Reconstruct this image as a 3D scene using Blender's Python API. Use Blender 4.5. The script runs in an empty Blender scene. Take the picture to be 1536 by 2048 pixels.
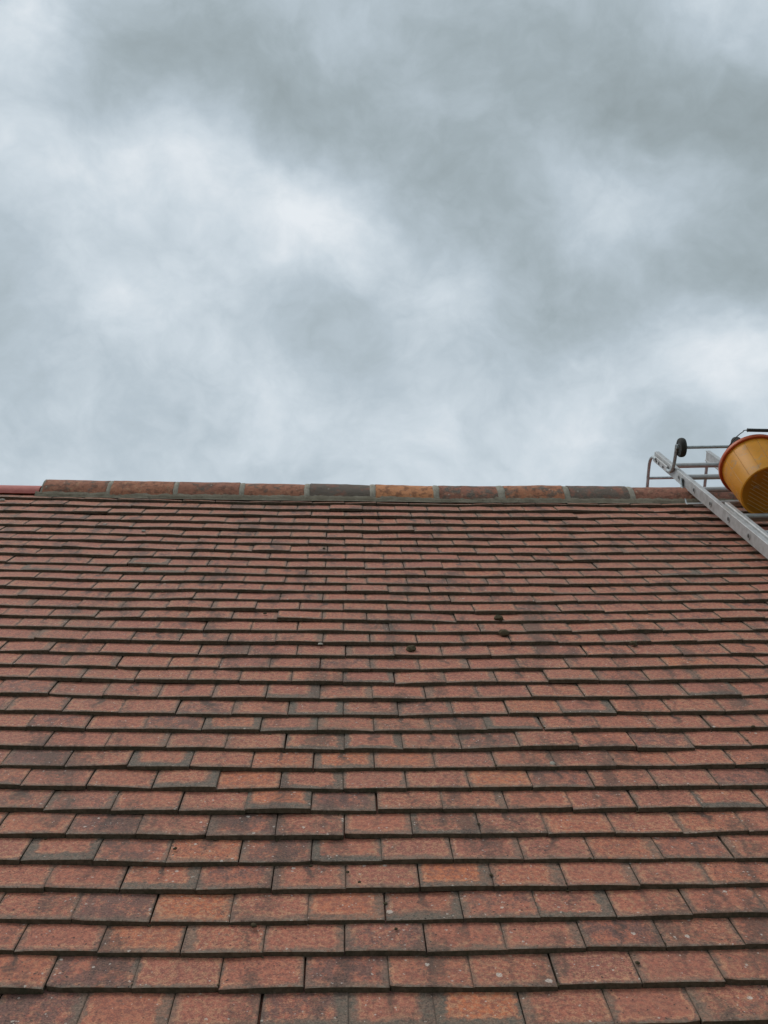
import bpy, bmesh, math, random
import numpy as np
from mathutils import Vector, Matrix, noise as mnoise

random.seed(7)
SC = bpy.context.scene
COL = SC.collection
R = math.radians

# ------------------------------------------------------------------ camera
PW, PH, FPX = 1536.0, 2048.0, 1980.0        # size of the photograph, focal length in its pixels
PITCH = R(40)                               # roof pitch
THETA = R(16.83)                            # up-slope direction above the optical axis
H = 1.455                                   # camera above the roof plane (perpendicular)
CAM = Vector((0, 0, 5.2))
XR = Vector((1, 0, 0))
UP = Vector((0, math.cos(PITCH), math.sin(PITCH)))      # up the slope
NR = Vector((0, -math.sin(PITCH), math.cos(PITCH)))     # roof normal
ORG = CAM - H * NR
YAW, ROLL = R(2.55), R(1.35)
el = PITCH - THETA
F0 = Vector((0, math.cos(el), math.sin(el)))
U0 = Vector((0, -math.sin(el), math.cos(el)))
Ry = Matrix.Rotation(-YAW, 3, NR)
FW = (Ry @ F0).normalized(); CU = (Ry @ U0).normalized(); CR = FW.cross(CU).normalized()
Rr = Matrix.Rotation(-ROLL, 3, FW)
CU = Rr @ CU; CR = Rr @ CR
cd = bpy.data.cameras.new('camera'); cam = bpy.data.objects.new('camera', cd); COL.objects.link(cam)
cam.matrix_world = Matrix(((CR.x, CU.x, -FW.x, CAM.x), (CR.y, CU.y, -FW.y, CAM.y), (CR.z, CU.z, -FW.z, CAM.z), (0, 0, 0, 1)))
cd.sensor_fit = 'VERTICAL'; cd.sensor_height = 24.0; cd.lens = 24.0 * FPX / PH
cd.clip_start = 0.05; cd.clip_end = 6000
SC.camera = cam
SC.cycles.max_bounces = 4; SC.cycles.diffuse_bounces = 2; SC.cycles.glossy_bounces = 2; SC.cycles.transmission_bounces = 4
SC.cycles.use_adaptive_sampling = True; SC.cycles.adaptive_threshold = 0.025; SC.cycles.caustics_reflective = False; SC.cycles.caustics_refractive = False

def ray(px, py):
    return FW + CR * ((px - PW / 2) / FPX) + CU * ((PH / 2 - py) / FPX)
def at(px, py, depth):
    return CAM + ray(px, py) * depth
def proj(p):
    d = p - CAM; z = d.dot(FW)
    return (PW / 2 + FPX * d.dot(CR) / z, PH / 2 - FPX * d.dot(CU) / z)
def on_roof(px, py, n=0.0):
    r = ray(px, py); t = (n - H) / r.dot(NR); d = CAM + r * t - ORG
    return d.dot(XR), d.dot(UP)

# ------------------------------------------------------------------ world
W = bpy.data.worlds.new('World'); SC.world = W; W.use_nodes = True
nt = W.node_tree; nt.nodes.clear()
W.cycles.sampling_method = 'MANUAL'; W.cycles.sample_map_resolution = 256
SUN_EL, SUN_AZ = R(60), R(-72)              # azimuth from +Y towards +X
def nd(tree, typ, **kw):
    n = tree.nodes.new(typ)
    for k, v in kw.items(): setattr(n, k, v)
    return n
def lk(tree, a, b): tree.links.new(a, b)
def setin(tree, sock, v):
    if isinstance(v, bpy.types.NodeSocket): tree.links.new(v, sock)
    elif v is not None: sock.default_value = v
def mth(tree, op, a, b=None, c=None, clamp=False):
    n = nd(tree, 'ShaderNodeMath', operation=op); n.use_clamp = clamp
    for i, v in enumerate((a, b, c)): setin(tree, n.inputs[i], v)
    return n.outputs[0]
def vmth(tree, op, a, b=None, scale=None):
    n = nd(tree, 'ShaderNodeVectorMath', operation=op)
    setin(tree, n.inputs[0], a)
    if b is not None: setin(tree, n.inputs[1], b)
    if scale is not None: setin(tree, n.inputs['Scale'], scale)
    return n.outputs['Value'] if op in ('DOT_PRODUCT', 'LENGTH') else n.outputs['Vector']
def noi(tree, vec, scale, detail=4, rough=.55, out='Fac', dist=0.0):
    n = nd(tree, 'ShaderNodeTexNoise'); n.noise_dimensions = '3D'
    setin(tree, n.inputs['Vector'], vec)
    n.inputs['Scale'].default_value = scale; n.inputs['Detail'].default_value = detail
    n.inputs['Roughness'].default_value = rough; n.inputs['Distortion'].default_value = dist
    return n.outputs[out]
def ramp(tree, fac, stops, interp='LINEAR'):
    n = nd(tree, 'ShaderNodeValToRGB'); n.color_ramp.interpolation = interp
    e = n.color_ramp.elements
    while len(e) < len(stops): e.new(0.5)
    for i, (p, c) in enumerate(stops):
        e[i].position = p; e[i].color = (c[0], c[1], c[2], 1) if hasattr(c, '__len__') else (c, c, c, 1)
    setin(tree, n.inputs[0], fac)
    return n.outputs[0]
def mixc(tree, fac, a, b, mode='MIX'):
    n = nd(tree, 'ShaderNodeMix'); n.data_type = 'RGBA'; n.blend_type = mode
    setin(tree, n.inputs[0], fac)
    for i, v in ((6, a), (7, b)):
        if hasattr(v, '__len__'): v = (v[0], v[1], v[2], 1)
        setin(tree, n.inputs[i], v)
    return n.outputs[2]
def mapr(tree, v, a, b, c=0.0, d=1.0, smooth=True):
    n = nd(tree, 'ShaderNodeMapRange'); n.interpolation_type = 'SMOOTHSTEP' if smooth else 'LINEAR'
    for i, x in enumerate((v, a, b, c, d)): setin(tree, n.inputs[i], x)
    return n.outputs[0]
def lin(v):
    v /= 255.0
    return v / 12.92 if v <= .04045 else ((v + .055) / 1.055) ** 2.4

# cloud deck: brightness of the overcast, known at a number of directions in the sky
pts = [(60,60,219),(110,95,222),(250,25,188),(380,95,176),(460,150,172),(560,210,173),(630,265,176),(650,45,193),
       (745,110,186),(180,200,190),(350,300,228),(210,330,221),(90,300,214),(460,360,222),(300,410,216),(655,420,238),
       (560,370,214),(705,345,192),(765,270,180),(890,190,178),(1000,80,174),(1200,190,166),(1380,250,161),(1500,275,160),
       (1500,50,203),(1300,30,186),(1060,260,184),(985,430,174),(1130,440,197),(1310,420,202),(1440,400,184),(20,550,190),(130,500,211),
       (330,560,215),(610,600,195),(700,655,187),(540,510,213),(200,640,213),(355,740,197),(100,800,202),(830,590,211),
       (1000,530,186),(1200,560,182),(1400,530,180),(1440,680,233),(1310,700,216),(1080,720,194),(1190,800,217),(1010,870,216),
       (500,850,206),(850,930,214),(300,930,211),(1400,800,205),(640,770,208),(790,760,207),(900,680,204),(1520,600,190),
       (760,470,204),(880,420,184),(20,930,203),(480,690,209),(700,900,212),(1520,880,214),(1150,940,219),
       (-150,150,200),(-150,500,200),(-150,850,203),(1690,150,180),(1690,450,186),(1690,800,205),(300,-150,195),(800,-150,186),(1300,-150,186)]
SIG = 0.055
BASE = 200.0
D = np.array([list(ray(x, y).normalized()) for x, y, v in pts])
V = np.array([v for x, y, v in pts]) - BASE
G = np.exp(-(1 - D @ D.T) / SIG ** 2)
AMP = np.linalg.solve(G + np.eye(len(pts)) * 0.03, V)

tc = nd(nt, 'ShaderNodeTexCoord').outputs['Generated']
w1 = vmth(nt, 'SUBTRACT', noi(nt, tc, 7.0, 3, .55, 'Color'), (.5, .5, .5))
w2 = vmth(nt, 'SUBTRACT', noi(nt, tc, 22.0, 4, .6, 'Color'), (.5, .5, .5))
dw = vmth(nt, 'ADD', tc, vmth(nt, 'SCALE', w1, scale=.075))
dw = vmth(nt, 'ADD', dw, vmth(nt, 'SCALE', w2, scale=.034))
dw = vmth(nt, 'NORMALIZE', dw)
acc = None
for dvec, a in zip(D, AMP):
    dt = vmth(nt, 'DOT_PRODUCT', dw, tuple(float(q) for q in dvec))
    e = mth(nt, 'EXPONENT', mth(nt, 'MULTIPLY_ADD', dt, 1 / SIG ** 2, -1 / SIG ** 2))
    acc = mth(nt, 'MULTIPLY_ADD', e, float(a), acc if acc is not None else BASE)
strx = vmth(nt, 'ADD', vmth(nt, 'MULTIPLY', tc, (1.0, 1.0, 1.25)), vmth(nt, 'SCALE', w1, scale=.10))
det = mth(nt, 'SUBTRACT', noi(nt, strx, 11.0, 7, .62), .5)
det2 = mth(nt, 'SUBTRACT', noi(nt, tc, 3.1, 2, .5), .5)
bil = mth(nt, 'ABSOLUTE', mth(nt, 'SUBTRACT', noi(nt, strx, 17.0, 4, .55), .5))
acc = mth(nt, 'MULTIPLY_ADD', det, 46.0, acc)
acc = mth(nt, 'MULTIPLY_ADD', det2, 14.0, acc)
acc = mth(nt, 'MULTIPLY_ADD', bil, 34.0, mth(nt, 'SUBTRACT', acc, 2.5))
fac = mth(nt, 'DIVIDE', acc, 255.0)
def srgb(r, g, b): return (lin(r), lin(g), lin(b))
ccol = ramp(nt, fac, [(140/255, srgb(131,142,145)), (160/255, srgb(149,161,165)), (176/255, srgb(162,175,181)), (198/255, srgb(185,198,207)),
                      (215/255, srgb(206,217,225)), (236/255, srgb(231,237,242))])
bgc = nd(nt, 'ShaderNodeBackground'); lk(nt, ccol, bgc.inputs[0]); bgc.inputs[1].default_value = 1.0
sky = nd(nt, 'ShaderNodeTexSky'); sky.sky_type = 'NISHITA'; sky.sun_disc = False
sky.sun_elevation = SUN_EL; sky.sun_rotation = SUN_AZ; sky.air_density = 1.2; sky.dust_density = 2.0
bgs = nd(nt, 'ShaderNodeBackground'); lk(nt, sky.outputs[0], bgs.inputs[0]); bgs.inputs[1].default_value = 0.1
mx = nd(nt, 'ShaderNodeMixShader'); mx.inputs[0].default_value = 0.97
lk(nt, bgs.outputs[0], mx.inputs[1]); lk(nt, bgc.outputs[0], mx.inputs[2])
wo = nd(nt, 'ShaderNodeOutputWorld'); lk(nt, mx.outputs[0], wo.inputs[0])

sd = bpy.data.lights.new('sun', 'SUN'); sun = bpy.data.objects.new('sun', sd); COL.objects.link(sun)
sd.energy = 1.5; sd.angle = R(28); sd.color = (1.0, .97, .93)
sdir = Vector((math.sin(SUN_AZ) * math.cos(SUN_EL), math.cos(SUN_AZ) * math.cos(SUN_EL), math.sin(SUN_EL)))
sun.rotation_euler = (-sdir).to_track_quat('-Z', 'Y').to_euler(); sun.location = (0, 0, 20)

SC.view_settings.view_transform = 'Standard'; SC.view_settings.look = 'None'
SC.view_settings.exposure = 0.0; SC.view_settings.gamma = 1.0; SC.view_settings.use_curve_mapping = False

# ------------------------------------------------------------------ helpers
def tag(o, label=None, cat=None, group=None, kind=None):
    for k, v in (('label', label), ('category', cat), ('group', group), ('kind', kind)):
        if v: o[k] = v
    return o
def empty(name, loc):
    o = bpy.data.objects.new(name, None); COL.objects.link(o); o.location = loc; o.empty_display_size = .1
    return o
def world_loc(o):
    m = Matrix.Translation(o.location) if o.rotation_euler.to_matrix() == Matrix.Identity(3) else o.matrix_basis.copy()
    return (world_loc(o.parent) @ m) if o.parent else m
def mesh_obj(name, me, mats, parent=None, mw=None, smooth=False):
    """links a mesh as one object; mw is its world matrix (identity = vertices already in world space)"""
    o = bpy.data.objects.new(name, me); COL.objects.link(o)
    for m in mats: me.materials.append(m) if m.name not in me.materials else None
    mw = mw or Matrix.Identity(4)
    if parent is not None:
        o.parent = parent; mw = world_loc(parent).inverted() @ mw
    o.matrix_basis = mw
    if smooth: me.shade_smooth()
    return o
class MB:
    def __init__(s): s.v = []; s.f = []; s.m = []
    def quadstrip(s, rings, closed=True, mat=0, cap=False):
        """rings: list of lists of points, same length; joins neighbours"""
        n = len(rings[0]); b = len(s.v)
        for r in rings: s.v += [tuple(p) for p in r]
        for i in range(len(rings) - 1):
            for j in range(n if closed else n - 1):
                k = (j + 1) % n
                s.f.append((b + i*n + j, b + i*n + k, b + (i+1)*n + k, b + (i+1)*n + j)); s.m.append(mat)
        if cap:
            s.f.append(tuple(b + j for j in reversed(range(n)))); s.m.append(mat)
            e = b + (len(rings) - 1) * n
            s.f.append(tuple(e + j for j in range(n))); s.m.append(mat)
    def tube(s, path, r, seg=12, cap=True, mat=0, up=None):
        path = [Vector(p) for p in path]; rings = []
        for i, p in enumerate(path):
            t = (path[min(i+1, len(path)-1)] - path[max(i-1, 0)]).normalized()
            ref = Vector(up) if up is not None else (Vector((0,0,1)) if abs(t.z) < .9 else Vector((1,0,0)))
            x = t.cross(ref).normalized(); y = x.cross(t).normalized()
            rr = r[i] if isinstance(r, (list, tuple)) else r
            rings.append([p + x * math.cos(2*math.pi*k/seg) * rr + y * math.sin(2*math.pi*k/seg) * rr for k in range(seg)])
        s.quadstrip(rings, True, mat, cap)
    def box(s, c, ax, ay, az, mat=0, bev=0.0):
        """box centred at c with half-axis vectors; bev cuts the long edges"""
        c, ax, ay, az = Vector(c), Vector(ax), Vector(ay), Vector(az)
        if bev:
            lx, ly = ax.length, ay.length
            pr = [(-1+bev/lx,-1),(1-bev/lx,-1),(1,-1+bev/ly),(1,1-bev/ly),(1-bev/lx,1),(-1+bev/lx,1),(-1,1-bev/ly),(-1,-1+bev/ly)]
        else: pr = [(-1,-1),(1,-1),(1,1),(-1,1)]
        s.quadstrip([[c + ax*x + ay*y + az*q for x, y in pr] for q in (-1, 1)], True, mat, True)
    def mesh(s, name):
        me = bpy.data.meshes.new(name); me.from_pydata([tuple(v) for v in s.v], [], s.f)
        me.polygons.foreach_set('material_index', s.m)
        bm = bmesh.new(); bm.from_mesh(me); bmesh.ops.recalc_face_normals(bm, faces=bm.faces); bm.to_mesh(me); bm.free()
        return me
    def build(s, name, mats, parent=None, smooth=False):
        if not isinstance(mats, (list, tuple)): mats = [mats]
        o = mesh_obj(name, s.mesh(name), mats, parent)
        if smooth: o.data.set_sharp_from_angle(angle=R(40))
        return o

def newmat(name):
    m = bpy.data.materials.new(name); m.use_nodes = True; t = m.node_tree
    b = t.nodes['Principled BSDF']
    return m, t, b
def bump(t, b, h, strength=.5, dist=.002):
    n = nd(t, 'ShaderNodeBump'); n.inputs['Strength'].default_value = strength; n.inputs['Distance'].default_value = dist
    lk(t, h, n.inputs['Height']); lk(t, n.outputs[0], b.inputs['Normal'])
def att(t, name):
    n = nd(t, 'ShaderNodeAttribute'); n.attribute_name = name; return n.outputs['Fac']

TW, TL, TT, GAUGE = 0.1645, 0.265, 0.0145, 0.1
PITCHW = 0.1662

# ------------------------------------------------------------------ materials
def tile_materials():
    out = []
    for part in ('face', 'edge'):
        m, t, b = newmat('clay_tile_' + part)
        uv = nd(t, 'ShaderNodeUVMap'); uv.uv_map = 'UVMap'
        seed = att(t, 'seed'); tint = att(t, 'tint'); wl = att(t, 'wl'); wr = att(t, 'wr'); wb = att(t, 'wb')
        mot = att(t, 'mottle'); grey = att(t, 'grey'); lich = att(t, 'lichen')
        sep = nd(t, 'ShaderNodeSeparateXYZ'); lk(t, uv.outputs[0], sep.inputs[0])
        u, v = sep.outputs[0], sep.outputs[1]
        off = nd(t, 'ShaderNodeCombineXYZ')
        setin(t, off.inputs[0], mth(t, 'MULTIPLY', seed, 13.7)); setin(t, off.inputs[1], mth(t, 'MULTIPLY', seed, 7.3)); setin(t, off.inputs[2], mth(t, 'MULTIPLY', seed, 29.0))
        p = vmth(t, 'ADD', uv.outputs[0], off.outputs[0])
        pos = nd(t, 'ShaderNodeNewGeometry').outputs['Position']
        fine = noi(t, p, 420, 2, .7)
        mid = noi(t, p, 90, 3, .65)
        big = noi(t, p, 22, 2, .6)
        if part == 'face':
            med = noi(t, p, 230, 3, .75)
            d1 = mth(t, 'MULTIPLY', mth(t, 'SUBTRACT', noi(t, p, 75, 3, .7), .5), .026)
            d2 = mth(t, 'MULTIPLY', mth(t, 'SUBTRACT', big, .5), .030)
            dd = mth(t, 'ADD', d1, d2)
            SOFT = mth(t, 'MULTIPLY_ADD', mth(t, 'FRACT', mth(t, 'MULTIPLY', seed, 57.0)), .010, .004)
            NSOFT = mth(t, 'MULTIPLY', SOFT, -1.0)
            def sm(x, w):
                q = mth(t, 'SUBTRACT', mth(t, 'ADD', x, dd), w)
                return mapr(t, q, NSOFT, SOFT), q
            il, ql = sm(u, wl); ir, qr = sm(mth(t, 'SUBTRACT', TW, u), wr); ib, qb = sm(v, wb)
            inside = mth(t, 'MULTIPLY', mth(t, 'MULTIPLY', il, ir), ib)
            qm = mth(t, 'MINIMUM', mth(t, 'MINIMUM', ql, qr), qb)
            halo = mth(t, 'MULTIPLY', mapr(t, qm, .001, .004), mapr(t, qm, .011, .004))
            halo = mth(t, 'MULTIPLY', halo, mapr(t, noi(t, p, 48, 2, .6), .38, .58))
            # fired clay, orange to pink-brown
            clay = ramp(t, tint, [(0, (.365,.132,.092)), (.35, (.42,.140,.086)), (.7, (.465,.148,.078)), (1, (.54,.162,.066))])
            clay = mixc(t, mth(t, 'MULTIPLY', mapr(t, mid, .42, .58), .70), clay, (.215,.070,.052))
            k1 = mth(t, 'FRACT', mth(t, 'MULTIPLY', seed, 91.0)); k2 = mth(t, 'FRACT', mth(t, 'MULTIPLY', seed, 173.0))
            # tan bloom on the dry face
            clay = mixc(t, mth(t, 'MULTIPLY', mapr(t, noi(t, p, 105, 3, .75), .48, .60), mth(t, 'MULTIPLY_ADD', k1, .50, .14)), clay, (.50,.26,.140))
            clay = mixc(t, mth(t, 'MULTIPLY', halo, .62), clay, (.56,.285,.155))
            # dark and light flecks, slightly stretched along the course
            st = vmth(t, 'MULTIPLY', p, (1.0, 2.0, 1.0))
            fl = noi(t, st, 210, 3, .75)
            clay = mixc(t, mth(t, 'MULTIPLY', mapr(t, fl, .54, .63), mth(t, 'MULTIPLY_ADD', k2, .65, .22)), clay, (.085,.042,.036))
            clay = mixc(t, mth(t, 'MULTIPLY', mapr(t, fl, .42, .35), .50), clay, (.55,.33,.22))
            # maroon-black weathering on some tiles, with bare islands
            bl = mth(t, 'ADD', mth(t, 'MULTIPLY', noi(t, vmth(t, 'MULTIPLY', p, (1.25, .8, 1.0)), 30, 2, .6), .55), mth(t, 'MULTIPLY', noi(t, p, 130, 3, .75), .45))
            blm = mapr(t, mth(t, 'ADD', bl, mth(t, 'MULTIPLY', mth(t, 'SUBTRACT', mot, .5), .34)), .50, .64)
            clay = mixc(t, mth(t, 'MULTIPLY', blm, .78), clay, mixc(t, mapr(t, med, .38, .62), (.060,.038,.034), (.20,.105,.085)))
            # grey-brown grown border of dirt and algae
            bcol = mixc(t, grey, (.200,.134,.090), (.098,.082,.064))
            bcol = mixc(t, mapr(t, med, .36, .64), mixc(t, .45, bcol, (.05,.042,.034)), mixc(t, .36, bcol, (.36,.27,.195)))
            bcol = mixc(t, mth(t, 'MULTIPLY', mapr(t, mid, .5, .68), .5), bcol, (.065,.056,.046))
            bw = mth(t, 'MULTIPLY', mth(t, 'SUBTRACT', 1.0, inside), mth(t, 'MULTIPLY_ADD', grey, .30, mth(t, 'MULTIPLY_ADD', mid, .7, .34)), clamp=True)
            col = mixc(t, bw, clay, bcol)
            jn = mth(t, 'MINIMUM', u, mth(t, 'SUBTRACT', TW, u))
            jd = mth(t, 'MULTIPLY', mapr(t, mth(t, 'MULTIPLY_ADD', mth(t, 'SUBTRACT', mid, .5), -.016, jn), .007, .0005), .36)
            col = mixc(t, jd, col, (.060,.048,.036))
            # run-down stain below the joint of the course above
            k3 = mapr(t, mth(t, 'FRACT', mth(t, 'MULTIPLY', seed, 37.0)), .40, .95)
            du = mth(t, 'ABSOLUTE', mth(t, 'ADD', mth(t, 'SUBTRACT', u, TW * .5), mth(t, 'MULTIPLY', mth(t, 'SUBTRACT', big, .5), .075)))
            du = mth(t, 'MULTIPLY_ADD', mth(t, 'SUBTRACT', med, .5), .022, du)
            rs = mth(t, 'MULTIPLY', mth(t, 'MULTIPLY', mapr(t, du, .017, .003), mapr(t, mth(t, 'MULTIPLY_ADD', mid, .06, v), .035, .105)), k3)
            col = mixc(t, mth(t, 'MULTIPLY', rs, .80), col, (.050,.038,.031))
            # paler, broken line on the arris along the tail
            ar = mth(t, 'MULTIPLY', mapr(t, v, .0045, .0015), mapr(t, noi(t, p, 65, 2, .7), .40, .60))
            col = mixc(t, mth(t, 'MULTIPLY', ar, .55), col, (.30,.245,.19))
            # soot and algae that runs down the slope across several tiles
            pr = vmth(t, 'MULTIPLY', pos, (1.0, .42, .42))
            gr = mth(t, 'MULTIPLY_ADD', noi(t, pr, 9.0, 3, .62), .7, mth(t, 'MULTIPLY', noi(t, p, 95, 3, .75), .3))
            grm = mapr(t, gr, .515, .625)
            col = mixc(t, mth(t, 'MULTIPLY', grm, .74), col, mixc(t, mapr(t, med, .38, .62), (.045,.031,.025), (.15,.085,.062)))
            # thin green-brown film over the whole roof, patchy
            film = mapr(t, noi(t, pos, 2.6, 3, .6), .42, .72)
            film = mth(t, 'MULTIPLY', film, mapr(t, noi(t, p, 60, 3, .7), .35, .65))
            col = mixc(t, mth(t, 'MULTIPLY', film, .34), col, (.165,.128,.088))
            # pale lichen discs, clustered
            vo = nd(t, 'ShaderNodeTexVoronoi'); vo.feature = 'F1'
            warp = vmth(t, 'ADD', p, vmth(t, 'SCALE', noi(t, p, 160, 1, .6, 'Color'), scale=.006))
            lk(t, warp, vo.inputs['Vector']); vo.inputs['Scale'].default_value = 42
            rnd = nd(t, 'ShaderNodeSeparateColor'); lk(t, vo.outputs['Color'], rnd.inputs[0])
            size = mth(t, 'MULTIPLY', mapr(t, rnd.outputs[0], .80, 1.0, 0, 1, False), mth(t, 'MULTIPLY', lich, .34))
            disc = mapr(t, mth(t, 'SUBTRACT', size, vo.outputs['Distance']), .0, .05)
            vo2 = nd(t, 'ShaderNodeTexVoronoi'); vo2.feature = 'F1'; lk(t, warp, vo2.inputs['Vector']); vo2.inputs['Scale'].default_value = 150
            rnd2 = nd(t, 'ShaderNodeSeparateColor'); lk(t, vo2.outputs['Color'], rnd2.inputs[0])
            sz2 = mth(t, 'MULTIPLY', mapr(t, rnd2.outputs[1], .80, 1.0, 0, 1, False), mth(t, 'MULTIPLY', mapr(t, big, .40, .60), .50))
            disc2 = mapr(t, mth(t, 'SUBTRACT', sz2, vo2.outputs['Distance']), .0, .06)
            pit = mapr(t, mth(t, 'SUBTRACT', mapr(t, rnd2.outputs[2], .90, 1.0, 0, .40, False), vo2.outputs['Distance']), .0, .06)
            col = mixc(t, mth(t, 'MULTIPLY', pit, .85), col, (.030,.022,.018))
            dm = mth(t, 'MAXIMUM', disc, mth(t, 'MULTIPLY', disc2, .8))
            dm = mth(t, 'MULTIPLY', dm, mapr(t, fine, .3, .6, .35, .9))
            col = mixc(t, dm, col, (.54,.46,.39))
            # overall grain
            col = mixc(t, 1.0, col, ramp(t, fine, [(.25, .76), (.5, 1.0), (.75, 1.22)]), 'MULTIPLY')
            b.inputs['Roughness'].default_value = .78; b.inputs['Specular IOR Level'].default_value = .32
            b.inputs['Sheen Weight'].default_value = .05; b.inputs['Sheen Roughness'].default_value = .45; b.inputs['Sheen Tint'].default_value = (1, .93, .90, 1)
            hgt = mth(t, 'ADD', mth(t, 'MULTIPLY', fine, .6), mth(t, 'MULTIPLY', mid, .8))
            bump(t, b, hgt, .55, .0016)
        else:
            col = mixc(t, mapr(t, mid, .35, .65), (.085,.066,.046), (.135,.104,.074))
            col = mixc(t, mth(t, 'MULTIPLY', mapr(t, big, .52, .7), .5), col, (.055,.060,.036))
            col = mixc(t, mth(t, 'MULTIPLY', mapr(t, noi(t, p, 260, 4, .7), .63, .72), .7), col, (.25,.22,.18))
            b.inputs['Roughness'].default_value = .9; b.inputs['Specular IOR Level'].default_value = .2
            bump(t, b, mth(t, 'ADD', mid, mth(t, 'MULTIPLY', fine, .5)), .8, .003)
        lk(t, col, b.inputs['Base Color'])
        out.append(m)
    return out
TILE_M = tile_materials()

def ridge_material():
    m, t, b = newmat('ridge_clay')
    uv = nd(t, 'ShaderNodeUVMap'); uv.uv_map = 'UVMap'
    seed = att(t, 'seed'); tint = att(t, 'tint'); grey = att(t, 'grey')
    off = nd(t, 'ShaderNodeCombineXYZ'); setin(t, off.inputs[0], mth(t, 'MULTIPLY', seed, 17.0)); setin(t, off.inputs[2], mth(t, 'MULTIPLY', seed, 31.0))
    p = vmth(t, 'ADD', uv.outputs[0], off.outputs[0])
    big = noi(t, p, 16, 5, .65); mid = noi(t, p, 30, 4, .66); fine = noi(t, p, 300, 4, .7)
    clay = ramp(t, tint, [(0, (.22,.115,.088)), (.4, (.31,.135,.09)), (.7, (.42,.175,.098)), (1, (.58,.25,.115))])
    clay = mixc(t, mth(t, 'MULTIPLY', mapr(t, mid, .45, .62), .6), clay, (.095,.050,.036))
    clay = mixc(t, mth(t, 'MULTIPLY', mapr(t, noi(t, p, 35, 4, .6), .56, .68), .45), clay, (.48,.29,.17))
    gcol = mixc(t, mapr(t, fine, .35, .65), (.082,.068,.055), (.19,.165,.135))
    gm = mapr(t, mth(t, 'ADD', mth(t, 'ADD', mth(t, 'MULTIPLY', big, .6), mth(t, 'MULTIPLY', mid, .4)), mth(t, 'MULTIPLY', mth(t, 'SUBTRACT', grey, .5), .45)), .50, .64)
    col = mixc(t, mth(t, 'MULTIPLY', gm, .88), clay, gcol)
    vo = nd(t, 'ShaderNodeTexVoronoi'); lk(t, p, vo.inputs['Vector']); vo.inputs['Scale'].default_value = 60
    rnd = nd(t, 'ShaderNodeSeparateColor'); lk(t, vo.outputs['Color'], rnd.inputs[0])
    dm = mapr(t, mth(t, 'SUBTRACT', mapr(t, rnd.outputs[0], .86, 1.0, 0, .32, False), vo.outputs['Distance']), 0, .06)
    col = mixc(t, mth(t, 'MULTIPLY', dm, .7), col, (.42,.37,.30))
    col = mixc(t, 1.0, col, ramp(t, fine, [(.25, .7), (.5, 1.0), (.75, 1.25)]), 'MULTIPLY')
    lk(t, col, b.inputs['Base Color']); b.inputs['Roughness'].default_value = .88; b.inputs['Specular IOR Level'].default_value = .25
    bump(t, b, mth(t, 'ADD', mth(t, 'MULTIPLY', mid, 1.2), mth(t, 'MULTIPLY', fine, .4)), .8, .006)
    return m
RIDGE_M = ridge_material()

def rough_mat(name, c1, c2, c3=None, s1=14, s2=160, rough=.9, bstr=.7, bdist=.004, spec=.25):
    m, t, b = newmat(name)
    pos = nd(t, 'ShaderNodeTexCoord').outputs['Object']
    a = noi(t, pos, s1, 5, .65); f = noi(t, pos, s2, 5, .7)
    col = mixc(t, mapr(t, a, .35, .65), c1, c2)
    if c3: col = mixc(t, mth(t, 'MULTIPLY', mapr(t, noi(t, pos, s1 * 3.3, 5, .7), .55, .7), .7), col, c3)
    col = mixc(t, 1.0, col, ramp(t, f, [(.25, .72), (.5, 1.0), (.75, 1.25)]), 'MULTIPLY')
    lk(t, col, b.inputs['Base Color']); b.inputs['Roughness'].default_value = rough; b.inputs['Specular IOR Level'].default_value = spec
    bump(t, b, mth(t, 'ADD', a, mth(t, 'MULTIPLY', f, .5)), bstr, bdist)
    return m
JOINT_M = rough_mat('joint_mortar', (.27,.24,.19), (.35,.315,.255), (.17,.15,.115), 24, 240)
MORTAR_M = rough_mat('ridge_mortar', (.19,.160,.115), (.25,.215,.16), (.11,.092,.066), 18, 240)
NEWRED_M = rough_mat('new_red_ridge_clay', (.42,.125,.105), (.48,.15,.125), None, 12, 300, .7, .25, .002)
FELT_M = rough_mat('roofing_felt', (.018,.016,.014), (.03,.027,.024), None)
BRICK_M = rough_mat('house_wall_render', (.30,.25,.2), (.36,.3,.24), None)
GRASS_M = rough_mat('ground_grass', (.045,.07,.025), (.07,.09,.035), (.10,.09,.05), .6, 9)
MOSS_M = rough_mat('dried_moss', (.075,.058,.036), (.125,.098,.06), (.06,.065,.028), 90, 420, .98, 1.0, .006, .1)
CRUMB_M = rough_mat('mortar_crumb', (.34,.31,.26), (.25,.22,.18), None, 60, 300)

def alu_material():
    m, t, b = newmat('weathered_aluminium')
    pos = nd(t, 'ShaderNodeTexCoord').outputs['Object']
    s = noi(t, pos, 26, 5, .65); f = noi(t, pos, 210, 5, .7)
    col = mixc(t, mapr(t, s, .35, .68), (.46,.46,.455), (.35,.345,.335))
    col = mixc(t, mth(t, 'MULTIPLY', mapr(t, noi(t, pos, 60, 5, .7), .58, .70), .55), col, (.26,.24,.21))
    col = mixc(t, mth(t, 'MULTIPLY', mapr(t, f, .62, .72), .6), col, (.70,.69,.67))
    lk(t, col, b.inputs['Base Color']); b.inputs['Metallic'].default_value = .2
    lk(t, mapr(t, f, .3, .7, .42, .66), b.inputs['Roughness'])
    bump(t, b, f, .15, .001)
    return m
ALU_M = alu_material()
STEEL_M, t_, b_ = newmat('galvanised_tube')
pos_ = nd(t_, 'ShaderNodeTexCoord').outputs['Object']
lk(t_, mixc(t_, mapr(t_, noi(t_, pos_, 40, 4, .6), .4, .65), (.43,.475,.49), (.31,.34,.35)), b_.inputs['Base Color'])
b_.inputs['Metallic'].default_value = .2; b_.inputs['Roughness'].default_value = .6; b_.inputs['Specular IOR Level'].default_value = .3
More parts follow.
